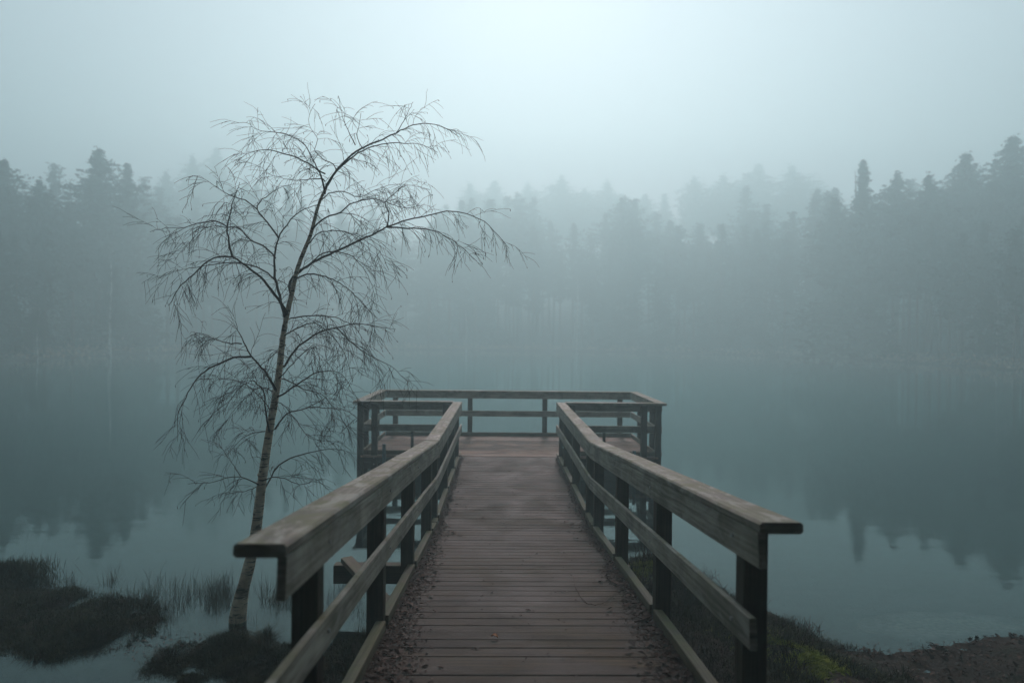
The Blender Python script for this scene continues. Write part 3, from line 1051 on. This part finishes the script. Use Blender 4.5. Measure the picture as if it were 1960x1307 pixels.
# moss cushions on the right bank
c = unp(1535, 1290, .10)
P = np.column_stack([c[0] + rng.normal(0, .12, 16000) * (1 + .4 * rng.random(16000)), c[1] + rng.normal(0, .20, 16000)])
P = P[vnoise(P[:, 0], P[:, 1], 7, 19) > .34]
z = height(P[:, 0], P[:, 1]) + .055 * np.exp(-((P[:, 0] - c[0]) / .14) ** 2 - ((P[:, 1] - c[1]) / .2) ** 2)
V, q, t = blades(np.column_stack([P, z - .004]), .030, .0035, .9, 8)
stuff('moss', V, q, t, M_MOSS, 'bright yellow green moss cushion on the bank below the end of the right railing', 'moss')
c = unp(1238, 1118, .2)
P = np.column_stack([c[0] + rng.normal(0, .10, 2600), c[1] + rng.normal(0, .12, 2600)])
z = height(P[:, 0], P[:, 1])
V, q, t = blades(np.column_stack([P, z]), .03, .003, .9, 9)
stuff('moss', V, q, t, M_MOSS, 'small green moss patch on the mound seen between the right railing posts', 'moss')
# leaves and bits on the dark right shore
r_ = np.random.default_rng(51)
P = np.column_stack([r_.uniform(1.9, 5.6, 6500), r_.uniform(3.6, 5.5, 6500)])
P = P[sdf(LAKE, P[:, 0], P[:, 1]) < .04]
V, q = leaf_cloud(np.column_stack([P, np.maximum(height(P[:, 0], P[:, 1]), -.004) + .008]), .012 + .04 * r_.random(len(P)) ** 2, 13, 1.2)
tag(link('shore_litter', np_mesh('shore_litter', V, q), M_LITTER), 'dark fallen leaves and bark bits covering the peaty right shore', 'leaf litter', kind='stuff')
P = np.array([unp(a, b) + np.array([0, 0, .004]) for a, b in zip(np.r_[r_.uniform(240, 420, 90), r_.normal(290, 60, 60), r_.uniform(1600, 1900, 36)], np.r_[r_.uniform(1205, 1270, 90), r_.normal(1235, 14, 60), r_.uniform(1222, 1248, 36)])])
V, q = leaf_cloud(P, .022, 14, .2)
tag(link('floating_litter', np_mesh('floating_litter', V, q), M_LITTER), 'scattered dark leaf bits floating on the shallow water by the islets', 'leaf litter', kind='stuff')


def heather(name, u, v, z, hgt, n, label, seed, spread=.1):
    random.seed(seed)
    p = unp(u, v, z)
    p[2] = ground_at(p[0], p[1]) - .01
    mb = MB()
    for i in range(n):
        a = random.uniform(0, 6.28); l = hgt * random.uniform(.6, 1.1)
        b = Vector((random.gauss(0, spread), random.gauss(0, spread * .7), 0))
        d = Vector((math.cos(a) * .4, math.sin(a) * .4, 1)).normalized()
        q = [b]
        for k in range(5):
            d = (d + Vector((random.gauss(0, .16), random.gauss(0, .16), .05))).normalized()
            q.append(q[-1] + d * (l / 5))
            if k > 0 and random.random() < .85:
                e = (d + Vector((random.gauss(0, .6), random.gauss(0, .6), .2))).normalized()
                f = q[-1] + e * random.uniform(.03, .07)
                mb.tube([q[-1], f], [.0016, .0012], 4)
                mb.tube([f, f + e * .007], [.0030, .0022], 4)
        mb.tube(q, [.0028, .0024, .002, .0018, .0015, .0012], 4)
    o = mb.build(name, M_HEATH)
    o.location = p
    return tag(o, label, 'shrub', 'bare heather sprigs on the bank')


heather('heather_sprig', 1238, 1100, .15, .17, 16, 'dense reddish heather sprigs on the mound between the second and third right railing posts', 1, .045)
heather('heather_sprig', 1350, 1120, .15, .10, 7, 'low thin heather sprigs rising just behind the middle rail of the right railing', 2, .09)
heather('heather_sprig', 1410, 1160, .15, .13, 8, 'thin heather sprigs on the bank left of the nearest right railing post', 3)
heather('heather_sprig', 1492, 1195, .15, .12, 8, 'small heather sprigs just right of the nearest right railing post', 4, .06)
heather('heather_sprig', 1542, 1225, .12, .13, 10, 'small bushy heather sprigs at the water edge above the bright moss', 5, .035)
heather('heather_sprig', 1655, 1254, .02, .07, 4, 'tiny dark heather sprig at the water edge of the right shore', 6, .04)
random.seed(99)


# ------------------------------------------------------------------ trees round the lake
def pine_arrays(seed, H, kind, fine=1.0):
    """trunk arrays and crown arrays. kind: 'pine' rounded top, 'spruce' pointed"""
    r = np.random.default_rng(seed)
    z0 = H * (.30 if kind == 'pine' else .12)
    V = []
    z = z0 = H * ((.34 + .18 * r.random()) if kind == 'pine' else .08)
    rmax = H * (.25 if kind == 'pine' else .235)
    ph = r.random(6) * 6.28
    while z < H:
        t = (z - z0) / (H - z0)
        if kind == 'pine':
            prof = (.45 + .55 * math.sin(min(1, t * 1.9) * 1.57)) * max(0, 1 - t ** 1.5) ** .8 + .02
            prof *= .85 + .22 * math.sin(t * 11 + ph[0]) * math.sin(t * 19 + ph[1])
        else:
            prof = (1 - t) ** 1.05 * (.9 + .16 * math.sin(t * 24 + ph[2])) + .012
        nb = int(6 + 3 * r.random())
        for b in range(nb):
            a = r.random() * 6.283
            L = rmax * prof * (.45 + .75 * r.random()) * (1 + .35 * math.sin(a + ph[3] + t * 4))
            if kind == 'pine' and r.random() < .2: L *= .3
            nc = max(2, int(L / (.45 / fine ** .5)))
            for k in range(nc):
                f = (k + .6) / nc
                rad = L * f
                c = np.array([math.cos(a) * rad, math.sin(a) * rad, z + ((.10 + .15 * (1 - t)) * f * L if kind == 'pine' else -.28 * f * L) + r.normal(0, .16 * fine)])
                m = 9
                cs = (.24 + .26 * r.random()) * (1 - .55 * t) / fine ** .5
                q = c + r.normal(0, 1, (m, 3)) * np.array([cs, cs, cs * .45])
                d1 = r.normal(0, 1, (m, 3)) * np.array([1, 1, .35]); d1 /= np.linalg.norm(d1, axis=1)[:, None]
                d2 = r.normal(0, 1, (m, 3)); d2 -= d1 * (d1 * d2).sum(1)[:, None]; d2 /= np.linalg.norm(d2, axis=1)[:, None]
                l1 = (.15 + .22 * r.random((m, 1))) * (1 - .35 * t); l2 = l1 * (.22 + .3 * r.random((m, 1)))
                V.append(np.stack([q - d1 * l1, q + d2 * l2, q + d1 * l1, q - d2 * l2], 1))
        z += H * .026 / fine * (.6 + .8 * r.random())
    V = np.concatenate(V).reshape(-1, 3)
    Q = np.arange(len(V)).reshape(-1, 4)
    return V, Q


def trunk_arrays(seed, H, r0, top=.97, lean=.02, n=7):
    r = np.random.default_rng(seed + 500)
    rings = 10
    V, Q = [], []
    off = np.zeros(2); dr = r.normal(0, lean, 2)
    for k in range(rings + 1):
        t = k / rings
        rad = r0 * (1 - t) ** .8 + .015
        off = dr * t * H + .12 * np.array([math.sin(t * 5 + seed), math.cos(t * 4 + seed)]) * t
        for i in range(n):
            a = 6.283 * i / n
            V.append((off[0] + rad * math.cos(a), off[1] + rad * math.sin(a), t * H * top - (.4 if k == 0 else 0)))
        if k:
            b = (k - 1) * n
            for i in range(n):
                j = (i + 1) % n
                Q.append((b + i, b + j, b + n + j, b + n + i))
    return np.array(V), np.array(Q)


def birch_crown(seed, H):
    r = np.random.default_rng(seed + 900)
    V = []
    for i in range(260):
        t = .35 + .65 * r.random()
        a = r.random() * 6.283
        L = H * .14 * (1.1 - t) * 1.6 + .4
        p0 = np.array([0, 0, t * H * .95])
        p1 = p0 + np.array([math.cos(a) * L, math.sin(a) * L, L * (.6 * r.random() - .1)])
        w = .022
        s = np.array([-math.sin(a), math.cos(a), 0]) * w
        V.append([p0 - s, p0 + s, p1 + s * .3, p1 - s * .3])
        for k in range(5):
            f = .3 + .7 * r.random()
            q = p0 + (p1 - p0) * f
            d = r.normal(0, .35, 3) + np.array([0, 0, -.5])
            s2 = np.array([.008, .008, 0])
            V.append([q - s2, q + s2, q + d + s2 * .4, q + d - s2 * .4])
    V = np.array(V).reshape(-1, 3)
    return V, np.arange(len(V)).reshape(-1, 4)


H0 = 20.0
PROTO = []
for k, kind in enumerate(('pine', 'pine', 'pine', 'spruce', 'spruce')):
    cv, cq = pine_arrays(100 + k, H0, kind)
    tv, tq = trunk_arrays(100 + k, H0, .24)
    PROTO.append((cv, cq, tv, tq))
PM = []
for k, kind in enumerate(('pine', 'pine', 'pine', 'spruce', 'spruce')):
    cv, cq = pine_arrays(300 + k, H0, kind, 2.0)
    PM.append((np_mesh('crown', cv, cq), np_mesh('trunk', PROTO[k][2], PROTO[k][3], smooth=True)))


def lake_tree(name, u, vtop, depth, kind, label, group=None, wide=1.0):
    """a pine or spruce whose top shows at photo pixel (u, vtop)"""
    p = at(u, vtop, depth)
    g = ground_at(p[0], p[1])
    H = p[2] - g
    o = empty(name, (p[0], p[1], g), random.uniform(0, 6.28))
    o.scale = (H / H0 * wide, H / H0 * wide, H / H0)
    tag(o, label, 'tree', group)
    link('trunk', PM[kind][1], M_PTRUNK, o)
    link('crown', PM[kind][0], M_NEEDLE, o)
    return o


GL = 'trees along the left part of the far shore'
GC = 'hazy trees along the middle of the far shore'
GR = 'trees along the right part of the far shore'
T = lake_tree
T('pine_tree', 8, 312, 66, 1, 'broad dim pine at the far left edge of the photo', GL, 1.3)
T('pine_tree', 75, 352, 66, 0, 'lower hazy pine between the left edge and the tallest left pine', GL, 1.1)
T('pine_tree', 130, 392, 70, 2, 'short pine just left of the tallest broad pine on the left shore', GL)
T('pine_tree', 188, 292, 74, 1, 'tallest broad crowned pine on the left shore, standing behind the pale birch trunk', GL, 1.3)
T('spruce_tree', 243, 318, 78, 3, 'dark pointed spruce close beside the tallest left pine', GL, 1.2)
T('pine_tree', 318, 334, 140, 0, 'faint pine in the gap left of the leaning birch crown', GL, 1.1)
T('pine_tree', 368, 304, 150, 2, 'faint tall pine just behind the left twigs of the leaning birch', GL, 1.1)
T('pine_tree', 415, 288, 160, 1, 'faintest tall pine behind the upper left twigs of the leaning birch', GL, 1.1)
T('pine_tree', 470, 350, 140, 2, 'faint pine hidden behind the crown of the leaning birch', GL)
cl = 'hazy treetop fading into the fog above the middle of the far shore'
for (u, v, dd, k) in ((900, 356, 182, 0), (948, 350, 186, 1), (1010, 356, 188, 2), (1075, 343, 182, 0), (1118, 366, 180, 0), (1162, 352, 184, 2), (1235, 375, 178, 1), (1272, 374, 176, 3), (1330, 345, 176, 0), (1385, 340, 174, 2), (1452, 318, 174, 1), (1515, 322, 168, 0)):
    T('pine_tree' if k < 3 else 'spruce_tree', u, v, dd, k, cl, GC, 1.6)
T('pine_tree', 1598, 385, 84, 2, 'low pine left of the distinct spiky treetop on the right shore', GR, 1.2)
T('spruce_tree', 1652, 314, 78, 4, 'spiky topped spruce standing clear above the right shore, darkest treetop in the fog there', GR, 1.2)
T('pine_tree', 1718, 340, 82, 0, 'hazy pine just right of the spiky spruce on the right shore', GR, 1.2)
T('pine_tree', 1778, 342, 76, 2, 'hazy pine midway between the spiky spruce and the right edge', GR, 1.2)
T('pine_tree', 1850, 300, 80, 1, 'tall broad pine second from the right edge of the photo', GR, 1.3)
T('pine_tree', 1940, 268, 78, 1, 'tallest dim pine at the right edge of the photo', GR, 1.4)


def pale_birch(u, vb, vt, depth, label, r=.11, lean=0.0):
    r *= depth / 64
    p = at(u, vb, depth); g = ground_at(p[0], p[1])
    H = (at(u, vt, depth)[2] - g) * 1.35
    o = empty('birch_tree', (p[0], p[1], g))
    tag(o, label, 'tree', 'pale birch trunks on the far shore')
    v, q = trunk_arrays(int(u), H, r, lean=lean)
    link('trunk', np_mesh('trunk', v, q, smooth=True), M_PALE, o)
    v, q = birch_crown(int(u), H)
    link('crown', np_mesh('crown', v, q), M_TWIG, o)


pale_birch(211, 664, 545, 66, 'brightest pale birch trunk on the far shore, below the tallest left pine', .15, .012)
pale_birch(72, 668, 615, 56, 'faint thin birch trunk on the far shore near the left edge', .07)
pale_birch(285, 664, 635, 76, 'short faint birch trunk on the far shore right of the brightest one', .08)
pale_birch(892, 666, 610, 117, 'thin pale birch trunk on the far shore left of the pier axis', .10)
pale_birch(1104, 660, 560, 117, 'slim pale birch trunk on the far shore straight beyond the platform', .10)
pale_birch(1166, 666, 590, 116, 'slim pale birch trunk on the far shore above the right part of the platform', .10)
pale_birch(1364, 668, 630, 111, 'pale birch trunk on the far shore between the platform and the right wood', .11)
pale_birch(1550, 670, 620, 91, 'faint birch trunk at the left edge of the dark right wood', .09)
pale_birch(1908, 684, 590, 62, 'thin birch trunk on the right shore, left of the rightmost one', .07)
pale_birch(1940, 686, 600, 61, 'rightmost pale birch trunk by the right edge of the photo', .09)


def wood_mass(name, spots, label, seed, kinds=(.27, .27, .24, .11, .11)):
    r = np.random.default_rng(seed)
    VV, QQ, TV, TQ, n1, n2 = [], [], [], [], 0, 0
    for (x, y, H) in spots:
        cv, cq, tv, tq = PROTO[int(r.choice([0, 1, 2, 3, 4], p=list(kinds)))]
        a = r.random() * 6.28
        R2 = np.array([[math.cos(a), -math.sin(a), 0], [math.sin(a), math.cos(a), 0], [0, 0, 1]])
        s = H / H0
        S = np.array([s * (.85 + .4 * r.random())] * 2 + [s])
        o = np.array([x, y, ground_at(x, y)])
        VV.append((cv * S) @ R2.T + o); QQ.append(cq + n1); n1 += len(cv)
        TV.append((tv * S) @ R2.T + o); TQ.append(tq + n2); n2 += len(tv)
    V = np.concatenate(VV + TV); Q = np.concatenate(QQ + [q + n1 for q in TQ])
    me = np_mesh(name, V, Q)
    me.materials.append(M_NEEDLE); me.materials.append(M_PTRUNK)
    mi = np.zeros(len(Q), np.int32); mi[sum(len(q) for q in QQ):] = 1
    me.polygons.foreach_set('material_index', mi)
    return tag(link(name, me, None), label, 'forest', kind='stuff')


r_ = np.random.default_rng(61)


def shore_ring(lo, hi, n, sel, hr):
    """random spots on land between lo and hi metres from the water"""
    out = []
    while len(out) < n:
        x, y = r_.uniform(-100, 100), r_.uniform(-40, 150)
        s = -float(sdf(LAKE, np.array([x]), np.array([y]))[0])
        if lo < s < hi and sel(x, y) and all((x - a) ** 2 + (y - b) ** 2 > 4.5 for a, b, _ in out):
            out.append((x, y, r_.uniform(*hr) * (1.0 if y < 40 else 0.52 + .48 * min(1, max(0, (y - 45) / 75)))))
    return out


far_spots = shore_ring(1.0, 8, 170, lambda x, y: y > 40, (14, 22)) + shore_ring(8, 26, 150, lambda x, y: y > 44, (16, 27))
wood_mass('forest', far_spots, 'dim fogbound wood along the whole far shore of the lake', 71)
near_spots = shore_ring(2, 24, 200, lambda x, y: y <= 50 and ((y > 6 and abs(x) > y * .80 + 11) or (y < -7 and abs(x) - y > 12)), (17, 25))
wood_mass('forest', near_spots, 'pine wood on the near shores to either side of the pier and behind it', 72)
wood_mass('forest', [(-7, -4, 21), (7, -4.5, 22), (0.5, -7, 23), (-10.5, -1.5, 21), (11, -2, 21), (-4, -10, 20), (4.5, -11, 19), (-13, -6, 20), (13, -6, 20), (-8.5, -10, 21), (9, -11, 21)],  # out-of-view pines added to block sky light from the near deck and rails
          'unseen tall pines added behind the start of the ramp to shade its near end', 73, (.34, .33, .33, 0, 0))
# low scrub along the far waterline
sp = []
V_, Q_, nn = [], [], 0
r3 = np.random.default_rng(81)
for i in range(len(LAKE)):
    a, b = LAKE[i], LAKE[(i + 1) % len(LAKE)]
    if min(a[1], b[1]) < 35: continue
    L = np.hypot(*(b - a))
    for k in range(int(L / .8)):
        p = a + (b - a) * (k + r3.random()) / (L / .8)
        nrm = np.array([b[1] - a[1], -(b[0] - a[0])]) / L
        p = p + nrm * (.2 + r3.random() * 2.0)
        g = max(0.0, ground_at(p[0], p[1]))
        m = 26
        q = np.array([p[0], p[1], g + .3]) + r3.normal(0, 1, (m, 3)) * np.array([.5, .5, .3]) * (.6 + r3.random())
        d1 = r3.normal(0, 1, (m, 3)); d1 /= np.linalg.norm(d1, axis=1)[:, None]
        d2 = r3.normal(0, 1, (m, 3)); d2 /= np.linalg.norm(d2, axis=1)[:, None]
        V_.append(np.stack([q - d1 * .22, q + d2 * .1, q + d1 * .22, q - d2 * .1], 1).reshape(-1, 3)); Q_.append(np.arange(m * 4).reshape(m, 4) + nn); nn += m * 4
tag(link('undergrowth', np_mesh('undergrowth', np.concatenate(V_), np.concatenate(Q_)), M_SEDGE), 'low tan sedge and scrub along the far waterline', 'scrub', kind='stuff')

# ------------------------------------------------------------------ haze
hx, hy0, hy1, hz0, hz1 = 172, -82, 212, -6.0, 66.0
hv = [(x, y, z) for z in (hz0, hz1) for (x, y) in ((-hx, hy0), (hx, hy0), (hx, hy1), (-hx, hy1))]
hm = bpy.data.meshes.new('haze')
hm.from_pydata(hv, [], [(3, 2, 1, 0), (4, 5, 6, 7), (0, 1, 5, 4), (1, 2, 6, 5), (2, 3, 7, 6), (3, 0, 4, 7)])
m = bpy.data.materials.new('haze')
m.use_nodes = True
nt = m.node_tree
nt.nodes.remove(nt.nodes['Principled BSDF'])
pv = nt.nodes.new('ShaderNodeVolumePrincipled')
pv.inputs['Color'].default_value = (*HAZE_COLOR, 1)
pv.inputs['Density'].default_value = HAZE_DENSITY
pv.inputs['Anisotropy'].default_value = HAZE_G
nt.links.new(pv.outputs[0], nt.nodes['Material Output'].inputs['Volume'])
tag(link('haze', hm, m), 'cold grey fog hanging over the whole lake', 'fog', kind='stuff')
